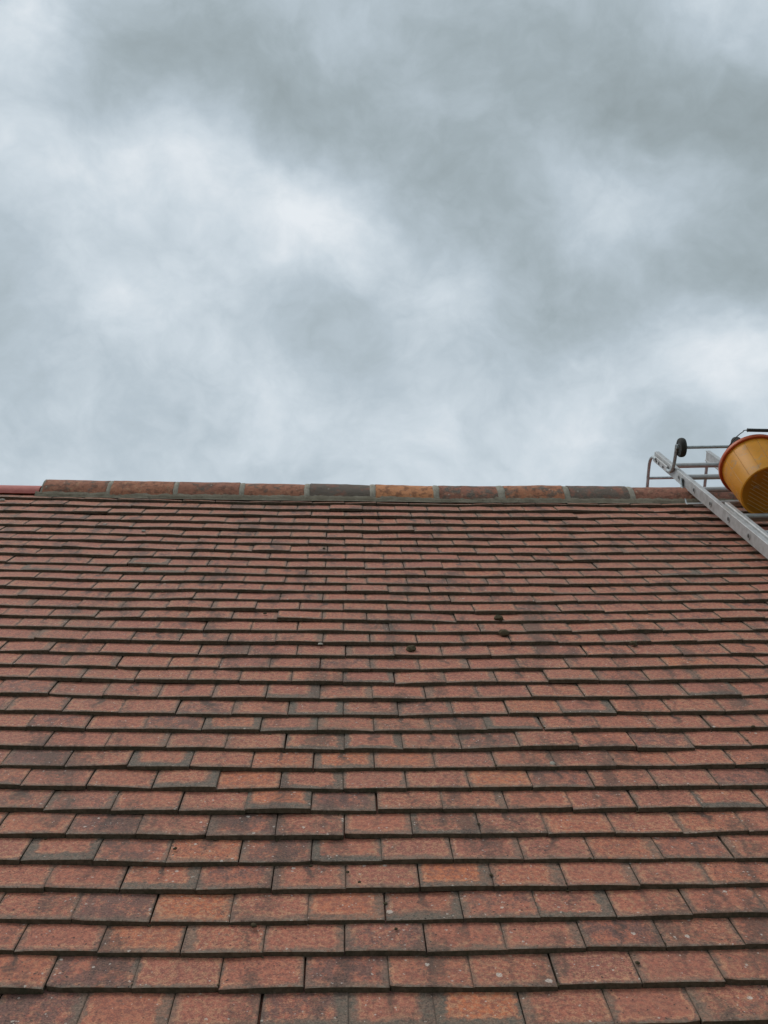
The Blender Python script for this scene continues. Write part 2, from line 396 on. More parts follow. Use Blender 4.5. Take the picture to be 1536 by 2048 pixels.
RUBBER_M = rough_mat('black_rubber', (.022,.022,.020), (.036,.035,.031), (.06,.055,.046), 40, 300, .75, .4, .001, .35)
DARKPL_M = rough_mat('black_plastic', (.025,.025,.025), (.04,.04,.038), None, 60, 400, .5, .2, .001, .4)
HOLE_M = rough_mat('dark_bolt_steel_hole_shade', (.03,.029,.027), (.055,.052,.05), None, 90, 400, .6, .2, .001, .5)

def bucket_material(name, c1, c2, trans):
    m, t, b = newmat(name)
    pos = nd(t, 'ShaderNodeTexCoord').outputs['Object']
    a = noi(t, pos, 11, 5, .6); f = noi(t, pos, 130, 5, .7)
    col = mixc(t, mapr(t, a, .35, .65), c1, c2)
    col = mixc(t, mth(t, 'MULTIPLY', mapr(t, noi(t, pos, 45, 5, .7), .56, .70), .35), col, (.48,.33,.12))
    col = mixc(t, mth(t, 'MULTIPLY', mapr(t, f, .62, .72), .35), col, (.20,.12,.05))
    spl = mth(t, 'MULTIPLY', mapr(t, noi(t, pos, 19, 4, .65), .60, .66), mapr(t, f, .35, .6))
    col = mixc(t, mth(t, 'MULTIPLY', spl, .55), col, (.46,.40,.32))
    lk(t, col, b.inputs['Base Color']); b.inputs['Roughness'].default_value = .42; b.inputs['Specular IOR Level'].default_value = .4
    tr = nd(t, 'ShaderNodeBsdfTranslucent'); lk(t, col, tr.inputs[0])
    mxs = nd(t, 'ShaderNodeMixShader'); mxs.inputs[0].default_value = trans
    o = t.nodes['Material Output']
    lk(t, b.outputs[0], mxs.inputs[1]); lk(t, tr.outputs[0], mxs.inputs[2]); lk(t, mxs.outputs[0], o.inputs[0])
    return m
BUCKET_M = bucket_material('amber_bucket_plastic', (.88,.47,.05), (.80,.41,.042), .52)
BASE_M = bucket_material('amber_bucket_base_shaded', (.62,.28,.022), (.54,.235,.02), .40)  # darker than the body: shade of the roof-facing base put into the colour
RIBLINE_M = bucket_material('pale_amber_rib', (.78,.55,.22), (.70,.48,.18), .2)  # ribs coloured paler than the base so they stand out
RIM_M = bucket_material('orange_bucket_rim', (.55,.10,.022), (.48,.085,.02), .2)

# ------------------------------------------------------------------ ground
g = MB(); S = 3000
g.v = [(-S,-S,0),(S,-S,0),(S,S,0),(-S,S,0)]; g.f = [(0,1,2,3)]; g.m = [0]
tag(g.build('ground', GRASS_M), 'grassy ground around the house', None, None, 'structure')

# ------------------------------------------------------------------ roof courses
ysc = [1012,1024.6,1037.6,1052,1065.6,1080,1093.6,1108.7,1123.7,1140.8,1156.6,1172.3,1190,1207.9,1227,1246,1268.7,1291,1317,1343,1370,1403,1436,1468.5,1506,1543.7,1585.6,1629.6,1678,1731,1786,1848,1911,1985]
courses = [on_roof(768, y)[1] for y in ysc]
while courses[-1] > 0.85: courses.append(courses[-1] - GAUGE)
S_TOP = courses[0]
EAVE = courses[-1]
A0, A1 = -3.35, 3.35
ALPHA = math.atan(TT / GAUGE)
def curv(s):
    k = min(max((s - 1.4) / 3.6, 0), 1)
    return .011 * (1 - k) + .0030 * k
def sag(a, s):
    x = max(-2.4, min(2.4, a - .10))
    lim = 1.1 + .5 * max(0, s - 1.4)
    q = x * x if abs(x) < lim else lim * lim + 1.2 * lim * (abs(x) - lim)
    n = curv(s) * q
    n += .0055 * mnoise.noise(Vector((a * .75, s * .9, 3.1))) + .0030 * mnoise.noise(Vector((a * 1.9, s * 1.9, 8.3)))
    n -= .0055 * mnoise.noise(Vector((-.0, s * .9, 3.1)))
    return n
def RP(a, s, n=0.0):
    return ORG + XR * a + UP * s + NR * (n + sag(a, s))
def rfit(px, py, n=0.0):
    a, s = on_roof(px, py, n)
    for _ in range(4):
        a, s = on_roof(px, py, n + sag(a, s))
    return a, s

ROOF = empty('tiled_roof', (0, (ORG + UP * EAVE).y, (ORG + UP * EAVE).z))
tag(ROOF, 'weathered red clay plain-tile roof slope with a mortared ridge along the top', 'roof')

# special tiles picked from the photograph: pixel -> look
ORANGE = [(505,1565),(420,1700),(290,1872),(690,1525),(800,1525),(965,1218),(1350,1315),(955,2020),(985,1565),(590,1525),(390,1810),(560,1605),(870,1755),(700,1810)]
GREYB = [(730,1355),(585,1380),(740,1487),(625,1483),(470,1440),(700,1703),(330,1750),(1140,1815),(620,2015),(785,2015),(830,1255),(655,1412),(745,1415),
         (620,1447),(520,1447),(390,1565),(640,1565),(330,1512),(870,1815),(915,1755),(900,1650),(1480,1600),(960,2020),(1000,1455),(250,1125),(330,1128),(1330,1135),(1420,1135),
         (60,1685),(560,1605),(690,1525),(1440,1385),(1150,1400),(60,1130),(300,1112)]
MOTTLE = [(560,1700),(230,1810),(270,1700),(845,1420),(1310,1455),(1100,1565),(130,1510),(50,1550),(690,1945),(760,1875),(80,2010),(1230,1875),(470,1650),(230,1645),
          (660,1605),(980,1490),(1000,1815),(300,1440),(400,1405),(940,1455),(180,1945),(90,1450),(20,1590),(620,2015),(490,1750)]
NOISY = {}
tiles = []
for ci, s in enumerate(courses):
    row = []
    base = on_roof(775, 1985)[0] + (PITCHW / 2 if (ci - 33) % 2 else 0) + random.uniform(-.006, .006)
    # the joints wander from course to course
    k0 = int(math.floor((A0 - base) / PITCHW)); k1 = int(math.ceil((A1 - base) / PITCHW))
    tilt = random.gauss(0, .0010)
    for k in range(k0, k1):
        ac = base + (k + .5) * PITCHW
        ds = tilt * ac + .0065 * mnoise.noise(Vector((ac * 1.4, ci * 1.7, 4))) + random.gauss(0, .0010) - (random.random() < .012) * random.uniform(.004, .010)
        row.append(dict(ci=ci, a=ac + random.gauss(0, .0008), s=s + ds))
    tiles += row
for td in tiles:
    p = RP(td['a'], td['s'] + .05, TT)
    td['px'] = proj(p); td['z'] = (p - CAM).dot(FW)
def nearest(px, py):
    return min(tiles, key=lambda q: (q['px'][0] - px) ** 2 + 6 * (q['px'][1] - py) ** 2)
for td in tiles:
    x, y = td['px']
    central = math.exp(-((x - 680) / 330) ** 2) * (1 if 1330 < y < 1900 else .45)
    near = min(max((y - 1150) / 500, 0), 1)
    td['seed'] = random.random()
    td['tint'] = min(1, max(0, random.gauss(.36 + .08 * near, .11)))
    td['grey'] = random.uniform(0, .28)
    wb = random.uniform(.004, .012) + (.008 * central * random.random())
    td['wl'] = random.uniform(.000, .009) + central * random.choice((0, .006, .014)) * random.random() + (random.random() < .10) * random.uniform(.006, .018)
    td['wr'] = random.uniform(.000, .009) + central * random.choice((0, .006, .014)) * random.random() + (random.random() < .12) * random.uniform(.008, .022)
    td['wb'] = wb
    td['mottle'] = min(1, max(0, random.gauss(.16, .12))) if random.random() > .06 else random.uniform(.45, .65)
    td['lichen'] = random.random() ** 2 * .8 + (.25 if 1600 < y else 0)
    td['lift'] = random.gauss(0, .0006) + (random.random() < .035) * random.uniform(.001, .0045)
for px, py in ORANGE:
    td = nearest(px, py); td['tint'] = random.uniform(.72, .95); td['mottle'] = min(td['mottle'], .2)
for px, py in GREYB:
    td = nearest(px, py); td['grey'] = random.uniform(.6, 1.0)
    big = random.random()
    td['wl'] = random.uniform(.012, .024) if big < .6 else random.uniform(.003, .01)
    td['wr'] = random.uniform(.014, .034) if big > .3 else random.uniform(.003, .01)
    td['wb'] = random.uniform(.014, .030)
for px, py in MOTTLE:
    td = nearest(px, py); td['mottle'] = random.uniform(.60, .84)
for px, py in [(830,1880),(1000,1880),(880,1835),(1060,1950),(880,1950),(600,1850),(650,1885),(1340,1745),(420,1660),(1380,1555),(1230,1875),(100,1660),(150,1440)]:
    nearest(px, py)['lichen'] = 1.0

def tile_mesh_data(td, length):
    rng = random.Random(td['seed'] * 1e6)
    w = TW + rng.gauss(0, .0004)
    xs = [0, .0022, .03, .062, .100, .134, w - .0022, w]
    ys = [0, .0030, .045, .115, length]
    if length < .12: ys = [0, .0030, length * .5, length]
    chipL = rng.uniform(.004, .011) if rng.random() < .11 else 0
    chipR = rng.uniform(.004, .011) if rng.random() < .07 else 0
    twist = rng.gauss(0, .0011); sweep = rng.gauss(0, .0011); bow = rng.gauss(.0007, .0007)
    top = []; ofs = rng.random() * 50
    for j, y in enumerate(ys):
        r = []
        for i, x in enumerate(xs):
            xn = (x / w - .5) * 2
            z = TT + twist * xn * (1 - y / .265) + bow * (1 - xn * xn) - .0012 * (1 - min(1, y / .1)) ** 2
            z += .0006 * mnoise.noise(Vector((x * 40 + ofs, y * 40, 0)))
            if i in (0, len(xs) - 1): z -= .0011
            yy = y
            if j < 2:
                yy += sweep * xn + .0009 * mnoise.noise(Vector((x * 55 + ofs, 7, 0)))
                if i <= 1 and chipL: yy += chipL * (1 - i * .5)
                if i >= len(xs) - 2 and chipR: yy += chipR * (1 - (len(xs) - 1 - i) * .5)
            if j == 0: z -= .0013
            xx = x - w / 2
            if i in (0, len(xs) - 1): xx += .0006 * mnoise.noise(Vector((x * 9 + ofs, y * 60, 2)))
            r.append((xx, yy, z))
        top.append(r)
    nx, ny = len(xs), len(ys)
    v = [q for r in top for q in r]; f = []; m = []
    for j in range(ny - 1):
        for i in range(nx - 1):
            a = j * nx + i; f.append((a, a + 1, a + nx + 1, a + nx)); m.append(0)
    # tail edge
    b = len(v)
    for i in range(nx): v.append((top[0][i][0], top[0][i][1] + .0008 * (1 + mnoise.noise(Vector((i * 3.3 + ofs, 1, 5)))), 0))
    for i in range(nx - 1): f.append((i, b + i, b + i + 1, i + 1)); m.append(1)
    # sides and underside
    bl, br = b, b + nx - 1
    v.append((top[-1][0][0], ys[-1], 0)); v.append((top[-1][-1][0], ys[-1], 0)); tl, tr = len(v) - 2, len(v) - 1
    left = [j * nx for j in range(ny)]; right = [j * nx + nx - 1 for j in range(ny)]
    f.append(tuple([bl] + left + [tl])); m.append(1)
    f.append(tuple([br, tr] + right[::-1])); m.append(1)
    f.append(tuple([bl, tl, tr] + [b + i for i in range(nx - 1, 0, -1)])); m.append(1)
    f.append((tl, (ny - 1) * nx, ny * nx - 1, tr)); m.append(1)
    return v, f, m, w
ATTR = ('seed', 'tint', 'wl', 'wr', 'wb', 'mottle', 'grey', 'lichen')
def tile_matrix(td):
    a, s = td['a'], td['s']; e = .04
    rng = random.Random(td['seed'] * 7e5)
    p = RP(a, s, td['lift'])
    dx = (RP(a + e, s) - RP(a - e, s)).normalized()
    up = UP
    n = dx.cross(up).normalized(); up = n.cross(dx).normalized()
    M = Matrix((dx, up, n)).transposed().to_4x4()
    M = M @ Matrix.Rotation(-ALPHA - rng.gauss(0, .004), 4, 'X') @ Matrix.Rotation(rng.gauss(0, .0045), 4, 'Z') @ Matrix.Rotation(rng.gauss(0, .0035), 4, 'Y')
    M.translation = p
    return M
S_APEX = None
def fill_attr(me, td_list, counts):
    nf = len(me.polygons)
    for k in ATTR:
        at_ = me.attributes.new(k, 'FLOAT', 'FACE'); arr = []
        for td, c in zip(td_list, counts): arr += [td[k]] * c
        at_.data.foreach_set('value', arr)

a_m, s_m = rfit(768, 1003, TT)             # foot of the mortar bed
RAD = 0.127
S_APEX = s_m + (RAD + .012) / math.cos(PITCH)
# the 300 tiles that show largest become parts of their own
vis = [t for t in tiles if -60 < t['px'][0] < PW + 60 and 900 < t['px'][1] < PH + 60]
vis.sort(key=lambda t: t['z'])
own = set(id(t) for t in vis[:300])
JV, JF, JM, JU, JT, JC = [], [], [], [], [], []
for td in tiles:
    length = min(TL, S_APEX - .012 - td['s'])
    if length < .03: continue
    v, f, m, w = tile_mesh_data(td, length)
    uv = [(x + w / 2, y + min(0, z - TT * .8)) for x, y, z in v]
    M = tile_matrix(td)
    if id(td) in own:
        me = bpy.data.meshes.new('tile'); me.from_pydata(v, [], f); me.polygons.foreach_set('material_index', m)
        ul = me.uv_layers.new(name='UVMap')
        ul.data.foreach_set('uv', [c for l in me.loops for c in uv[l.vertex_index]])
        fill_attr(me, [td], [len(f)])
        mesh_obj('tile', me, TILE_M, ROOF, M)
    else:
        b = len(JV); JV += [tuple(M @ Vector(q)) for q in v]; JF += [tuple(b + i for i in q) for q in f]; JM += m; JU += uv; JT.append(td); JC.append(len(f))
me = bpy.data.meshes.new('far_tiles'); me.from_pydata(JV, [], JF); me.polygons.foreach_set('material_index', JM)
ul = me.uv_layers.new(name='UVMap'); ul.data.foreach_set('uv', [c for l in me.loops for c in JU[l.vertex_index]])
fill_attr(me, JT, JC)
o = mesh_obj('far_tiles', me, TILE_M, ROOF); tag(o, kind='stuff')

# underlay, back slope, walls: closes the body of the house
apex = ORG + UP * S_APEX
half = apex.y - (ORG + UP * EAVE).y
def slab(name, mat, s0, s1, n0, n1, back=False):
    b = MB(); pts_ = []
    for n in (n0, n1):
        for (a, s) in ((A0, s0), (A1, s0), (A1, s1), (A0, s1)):
            q = ORG + XR * a + UP * s + NR * n
            if back: q.y = 2 * apex.y - q.y
            pts_.append(q)
    b.quadstrip([pts_[:4], pts_[4:]], True, 0, True)
    return b.build(name, mat, ROOF)
slab('underlay', FELT_M, EAVE + .01, S_APEX - .02, -.075, -.050)
back_ = slab('back_slope', NEWRED_M, EAVE, S_APEX - .015, -.05, 0.0, True)
b = MB(); e0 = ORG + UP * (EAVE + .25) - NR * .11; y0, y1 = e0.y, 2 * apex.y - e0.y; zt = e0.z
za = apex.z - .16
for x in (A0 + .12, A1 - .12):
    pass
prof = [(y0, 0), (y1, 0), (y1, zt), (apex.y, za), (y0, zt)]
b.quadstrip([[(x, y, z) for y, z in prof] for x in (A0 + .12, A1 - .12)], True, 0, True)
b.build('wall', BRICK_M, ROOF)

# ------------------------------------------------------------------ ridge
# ridge axis: silhouette and lower edge taken from the photograph
mfoot = RP(a_m, s_m, TT)
RC = Vector((0, mfoot.y + RAD + .004, 0))
def ridge_z(a):            # height of the ridge tiles' lower edge
    s = s_m
    return RP(a, s, TT).z + .014
def arc(a, rad, ang, dz=0.0, ry=1.0):
    """point on the ridge section; ang 0 = front lower edge, pi = back lower edge"""
    return Vector((a, RC.y - math.cos(ang) * rad * ry, ridge_z(a) + math.sin(ang) * rad + dz))
bounds = [(90,215),(226,347),(359,478),(491,608),(621,739),(752,865),(880,993),(1010,1124),(1139,1254),(1268,1385),(1400,1515),(1530,1645),(1660,1775),(1790,1905),(1920,2035)]
looks = [(.52,.46),(.62,.38),(.45,.48),(.55,.46),(.16,.80),(.95,.34),(.40,.62),(.72,.55),(.22,.74),(.38,.40),(.3,.5),(.5,.45),(.4,.6),(.6,.3),(.3,.5)]
def ax(px):                # across-position of a pixel column on the ridge front
    py = 975 + (px - 700) * .01
    r = ray(px, py); t = (RC.y - RAD * .8 - CAM.y) / r.y
    return (CAM + r * t).x
SEG = 18
spans = []
for i, ((x0, x1), (tint, grey)) in enumerate(zip(bounds, looks)):
    a0, a1 = ax(x0 - 1), ax(x1 + 1)
    if a0 > A1: break
    a1 = min(a1, A1 + .02)
    spans.append((a0, a1))
    rng = random.Random(100 + i)
    NL = 10; rings_o = []; rings_i = []
    dz0, dz1, dr = rng.gauss(0, .0030), rng.gauss(0, .0030), rng.gauss(0, .0018)
    V_, F_, UVs = [], [], []
    for j in range(NL + 1):
        k = j / NL; a = a0 + (a1 - a0) * k
        for q in range(SEG + 1):
            an = math.pi * q / SEG
            aa = a
            if j in (0, NL): aa += .006 * mnoise.noise(Vector((i * 9.1, an * 2.2, j))) + .0045 * mnoise.noise(Vector((i * 9.1, an * 7, j)))
            rr = RAD + dr + .0016 * mnoise.noise(Vector((aa * 32, an * 8, i * 3.0))) + .0032 * mnoise.noise(Vector((aa * 9, an * 2.5, i * 5.0)))
            if q in (0, SEG): rr += .002 * mnoise.noise(Vector((aa * 40, i, q)))
            p = arc(aa, rr, an, dz0 + (dz1 - dz0) * k)
            if q == 0: p.z += .006 * mnoise.noise(Vector((aa * 45, i * 3, 1.5)))
            V_.append(p); UVs.append((aa, an * RAD))
    n1 = len(V_)
    for j in range(NL + 1):
        for q in range(SEG + 1):
            c = V_[j * (SEG + 1) + q]; cen = arc(c.x, 0, 0)
            V_.append(c + (cen - Vector((c.x, cen.y, cen.z)) if False else (Vector((c.x, RC.y, ridge_z(c.x))) - c).normalized() * .015)); UVs.append(UVs[j * (SEG + 1) + q])
    for j in range(NL):
        for q in range(SEG):
            a = j * (SEG + 1) + q
            F_.append((a, a + 1, a + SEG + 2, a + SEG + 1)); F_.append((n1 + a, n1 + a + SEG + 1, n1 + a + SEG + 2, n1 + a + 1))
        for q in (0, SEG):
            a = j * (SEG + 1) + q; F_.append((a, a + SEG + 1, n1 + a + SEG + 1, n1 + a))
    for j in (0, NL):
        for q in range(SEG):
            a = j * (SEG + 1) + q; F_.append((a, n1 + a, n1 + a + 1, a + 1))
    me = bpy.data.meshes.new('ridge_tile'); me.from_pydata(V_, [], F_)
    bm = bmesh.new(); bm.from_mesh(me); bmesh.ops.recalc_face_normals(bm, faces=bm.faces); bm.to_mesh(me); bm.free()
    ul = me.uv_layers.new(name='UVMap'); ul.data.foreach_set('uv', [c for l in me.loops for c in UVs[l.vertex_index]])
    for k_, v_ in (('seed', rng.random()), ('tint', tint), ('grey', grey)):
        at_ = me.attributes.new(k_, 'FLOAT', 'FACE'); at_.data.foreach_set('value', [v_] * len(F_))
    o = mesh_obj('ridge_tile', me, [RIDGE_M], ROOF, None, True); me.set_sharp_from_angle(angle=R(40))
# mortar joints between the ridge tiles
for i in range(len(spans)):
    c0 = spans[i - 1][1] - .006 if i else spans[0][0] - .030
    c1 = spans[i][0] + .006
    b = MB(); rings = []
    NA, NS = 6, 22
    for j in range(NA + 1):
        k = j / NA; ring = []
        for q in range(NS + 1):
            an = math.pi * q / NS
            a = c0 + (c1 - c0) * k
            ed = .0045 * mnoise.noise(Vector((i * 4.4, an * 3.0, 1 + (j > 3)))) + .002 * mnoise.noise(Vector((i * 4.4, an * 11.0, 3 + (j > 3))))
            if j in (0, NA) and (i or j): a += ed
            edge = min(k, 1 - k) * 2
            rr = RAD - .006 + .009 * min(1, edge * 2.2) + .0022 * mnoise.noise(Vector((a * 60, an * 8, i)))
            if i == 0: rr *= (.60 + .40 * min(1, k * 1.5))         # rounded-off end of the ridge
            ring.append(arc(a, rr, an))
        rings.append(ring)
    b.quadstrip(rings, False)
    if i == 0:
        bb = len(b.v); b.v.append(tuple(arc(c0, 0, 0))); 
        for q in range(NS): b.f.append((q, q + 1, bb)); b.m.append(0)
    b.build('mortar_joint', JOINT_M, ROOF, True)
# mortar bed along the front, and its plain counterpart behind
for side in (1, -1):
    b = MB(); rings = []
    NB = 420 if side == 1 else 60
    st, en = spans[0][0] - .032, A1
    for j in range(NB + 1):
        a = st + (en - st) * j / NB
        n1_ = mnoise.noise(Vector((a * 14, 0, 2))); n2_ = mnoise.noise(Vector((a * 60, 4, 2)))
        top_ = arc(a, RAD - .004, .06 + .05 * (1 + n1_) + .05 * n2_); foot = RP(a, s_m, TT)
        ring = []
        for k in range(7):
            f_ = k / 6
            z = top_.z + .004 - (top_.z + .004 - (foot.z - .004)) * f_
            y = RC.y - RAD + .001 - .010 * f_ - .003 * math.sin(f_ * math.pi) - .0022 * mnoise.noise(Vector((a * 30, f_ * 3, 6))) - .0012 * mnoise.noise(Vector((a * 90, f_ * 9, 6)))
            if k == 6: y -= .004 * (1 + n1_) + .002 * n2_
            ring.append((a, y if side == 1 else 2 * RC.y - y, z))
        rings.append([(a, RC.y - side * .02, top_.z)] + ring)
    b.quadstrip(rings, False)
    b.build('mortar_bed', MORTAR_M, ROOF, True)
# lower, newer red ridge tiles running on at the left
rr0 = .092
xr = spans[0][0] - .022
for i in range(4):
    a1 = xr - i * .335; a0 = a1 - .331
    if a0 < A0 - .3: break
    b = MB()
    for rad in (rr0,):
        rings = []
        for j in range(7):
            a = a0 + (a1 - a0) * j / 6
            rings.append([Vector((a, RC.y - math.cos(math.pi * q / 16) * rad * 1.22, ridge_z(a) + .011 + math.sin(math.pi * q / 16) * rad * .86)) for q in range(17)]
                         + [Vector((a, RC.y - math.cos(math.pi * q / 16) * (rad * 1.22 - .014), ridge_z(a) + .011 + math.sin(math.pi * q / 16) * (rad * .86 - .014))) for q in reversed(range(17))])
        b.quadstrip(rings, True, 0, True)
    o = b.build('red_ridge_tile', NEWRED_M, ROOF, True); o['label'] = 'smooth newer red ridge tile, lower than the old ridge'
b = MB()   # dark strip filling the gap under them
b.box((( xr + A0) / 2, RC.y, ridge_z(-2) - .007), ((xr - A0) / 2, 0, 0), (0, rr0 * 1.0, 0), (0, 0, .018))
b.build('ridge_gap_strip', FELT_M, ROOF)

# ------------------------------------------------------------------ moss, crumbs on the roof
def lump(name, px, py, size, mat, seed, flat=.6, sub=3, lift=.0, parent=None, n0=None):
    a, s = rfit(px, py, TT * .8)
    p = RP(a, s, TT * .75)
    bm = bmesh.new(); bmesh.ops.create_icosphere(bm, subdivisions=sub, radius=1)
    for v in bm.verts:
        d = v.co.normalized()
        k = 1 + .30 * mnoise.noise(d * 1.6 + Vector((seed * 3.1, 0, 0))) + .20 * mnoise.noise(d * 5 + Vector((0, seed * 1.7, 0))) + .12 * mnoise.noise(d * 12 + Vector((0, 0, seed)))
        q = d * k
        if q.z < -.25: q.z = -.25
        v.co = Vector((q.x * size, q.y * size * .9, (q.z + .25) * size * flat))
    me = bpy.data.meshes.new(name); bm.to_mesh(me); bm.free(); me.shade_smooth()
    M = Matrix((XR, UP, NR)).transposed().to_4x4() @ Matrix.Rotation(seed * 1.3, 4, 'Z'); M.translation = p
    return mesh_obj(name, me, [mat], parent, M)
MOSS = [(997,1238,.0155,'round dark moss clump nearest the middle of the upper right tiles'),
        (1008,1268,.0165,'dark moss clump just below another clump, right of centre'),
        (822,1299,.0150,'lone dark moss clump at the centre of the roof'),
        (1267,1288,.0120,'small dark moss clump on the right side tiles, level with the centre clump'),
        (530,1227,.0085,'tiny dark moss clump high up, left of centre'),
        (325,1184,.0070,'tiny dark moss clump highest up on the left tiles'),
        (507,1851,.0085,'moss clump on a tile edge low down, left of centre'),
        (350,1697,.0060,'small moss clump at a tile joint beside a bright orange tile'),
        (695,1744,.0048,'upper of two tiny moss buttons on the lower middle tiles'),
        (719,1764,.0048,'lower of two tiny moss buttons on the lower middle tiles'),
        (1275,1926,.0060,'small moss crumb on a big tile near the lower right corner'),
        (957,1648,.0050,'tiny moss button at a tile joint right of centre'),
        (648,1097,.0085,'dark moss tuft high on the roof below the ridge'),
        (1180,1717,.0050,'tiny moss button at a tile joint on the lower right tiles'),
        (982,1750,.0055,'moss tuft filling a tile joint on the lower middle right'),
        (792,1858,.0050,'tiny moss button under a tile edge at the lower centre'),
        (1506,1454,.0085,'dark moss clump close to the right edge of the roof view'),
        (1420,1087,.0085,'dark moss tuft on the upper tiles below the ladder')]
for i, (px, py, sz, lab) in enumerate(MOSS):
    tag(lump('moss_clump', px, py, sz * (1.25 if sz > .01 else .85), MOSS_M, i + 1.0, .62, 3 if sz > .01 else 2), lab, 'moss', 'moss clumps on the tiles')
bm = bmesh.new(); rg = random.Random(5)
cand = [t for t in vis if t['px'][1] > 1030]
for i in range(190):
    td = rg.choice(cand); side = rg.choice((-.5, .5, rg.uniform(-.5, .5)))
    a_ = td['a'] + side * PITCHW; s_ = td['s'] + rg.choice((rg.uniform(-.004, .0), rg.uniform(.002, .07) if abs(side) == .5 else -.003))
    p = RP(a_, s_, TT * (.9 if s_ > td['s'] else .15) - (max(0, s_ - td['s']) * .14))
    sz = rg.uniform(.0015, .0042); sd_ = rg.random() * 40
    g_ = bmesh.ops.create_icosphere(bm, subdivisions=1, radius=1)
    for v in g_['verts']:
        d = v.co.copy(); k = 1 + .5 * mnoise.noise(d * 1.7 + Vector((sd_, 0, 0)))
        v.co = p + (XR * d.x * rg.uniform(1.0, 1.7) + UP * d.y * .9 + NR * d.z * .7) * sz * k
me = bpy.data.meshes.new('moss_crust'); bm.to_mesh(me); bm.free()
tag(mesh_obj('moss_crust', me, [MOSS_M], ROOF), kind='stuff')
CRUMBS = [(210,1049,.011,'leftmost pale mortar crumb on the upper left tiles'), (235,1051,.008,'small pale crumb in the row of debris on the upper left tiles'),
      (262,1053,.009,'pale mortar crumb in the middle of the debris at upper left'), (287,1062,.012,'flat pale crumb right of the debris on the upper left tiles'),
      (641,1288,.010,'pale flake lying on a tile left of the centre moss clump'), (1105,1527,.010,'pale stone flake wedged in a tile joint right of centre'),
      (5,1000,.016,'pale mortar flake at the far left under the red ridge')]
for i, (px, py, sz, lab) in enumerate(CRUMBS):
    tag(lump('mortar_crumb', px, py, sz, CRUMB_M, i + 30.0, .35, 2), lab, 'crumb', 'mortar crumbs on the tiles')

# ------------------------------------------------------------------ roof ladder
P1 = at(1358, 954.8, 5.42); P5 = at(1497.7, 1072, 5.42 * 845 / 1027)
LD = (P1 - P5); RS = LD.length / 4; LD.normalize()          # ladder axis (up the slope), rung spacing
rx = (XR - LD * XR.dot(LD)).normalized()
LN = rx.cross(LD).normalized()
Rq = Matrix.Rotation(R(-2.0), 3, LD); RX = Rq @ rx; LN = Rq @ LN
def L(x, l, n): return P1 + RX * x + LD * l + LN * n         # ladder space: across, along, above; origin = first visible rung end on the left stile
LW = .330
LTOP, LBOT = RS * 1.86, -3.55
ladder = empty('roof_ladder', L(LW / 2, LBOT, -.03)); 
tag(ladder, 'aluminium roof ladder hooked over the ridge at the right with wheels on top', 'ladder')
SH, STH = .031, .0125        # half depth and half thickness of the stile
def stile(x, l0, l1, sh, sth, name='stile'):
    b = MB()
    pr = [(-sth, -sh), (sth, -sh), (sth, -sh + .006), (sth - .004, -sh + .008), (sth - .004, sh - .008), (sth, sh - .006), (sth, sh), (-sth + .0015, sh), (-sth, sh - .0015), (-sth, -sh)]
    if x > .1: pr = [(-p, q) for p, q in pr][::-1]
    def ring(l, tp=0): return [L(x + p, l - (tp * (sh - q) * .0), q) for p, q in pr]
    b.quadstrip([ring(l0), ring(l1)], True, 0, True)
    return b.build(name, ALU_M, ladder)
stile(STH, LBOT, LTOP, SH, STH); stile(LW - STH, LBOT, LTOP, SH, STH)
nr = int((1.3 - LBOT) / RS)
for i in range(2, -15, -1):
    l = (i - 1 + 0.0) * RS if False else i * RS
    if l > RS * 1.2 or l < LBOT + .1: continue
    b = MB(); ro, ri, seg = .0160, .0140, 16
    def rr_(x, r): return [L(x, l + math.cos(2*math.pi*k/seg) * r, math.sin(2*math.pi*k/seg) * r * .92) for k in range(seg)]
    x0, x1 = -.0030, LW + .0030
    b.quadstrip([rr_(x0 + .0004, ri * .8), rr_(x0, ri * .8), rr_(x0, ro), rr_(x1, ro), rr_(x1, ri * .8), rr_(x1 - .0004, ri * .8)], True)
    b.quadstrip([rr_(x0 + .0004, ri * .80), rr_(x0 + .0004, .0005)], True, 1); b.quadstrip([rr_(x1 - .0004, ri * .80), rr_(x1 - .0004, .0005)], True, 1)  # dark discs: shade inside the hollow rung ends, painted almost flush
    b.build('rung', [ALU_M, HOLE_M], ladder, True)
# second, inner section of the ladder lying on the first
l2 = -RS * 2.45
for x in (STH * 2 + .014, LW - STH * 2 - .014):
    b = MB(); c = L(x, (l2 + LBOT) / 2, .022)
    b.box(c, RX * .012, LN * .020, LD * ((l2 - LBOT) / 2), 0, .003); b.build('inner_stile', ALU_M, ladder)
for i in range(-3, -15, -1):
    l = i * RS - .03
    if l < LBOT + .1: continue
    b = MB(); b.tube([L(STH * 2 + .026, l, .022), L(LW - STH * 2 - .026, l, .022)], .0125, 12, True); b.build('inner_rung', ALU_M, ladder, True)
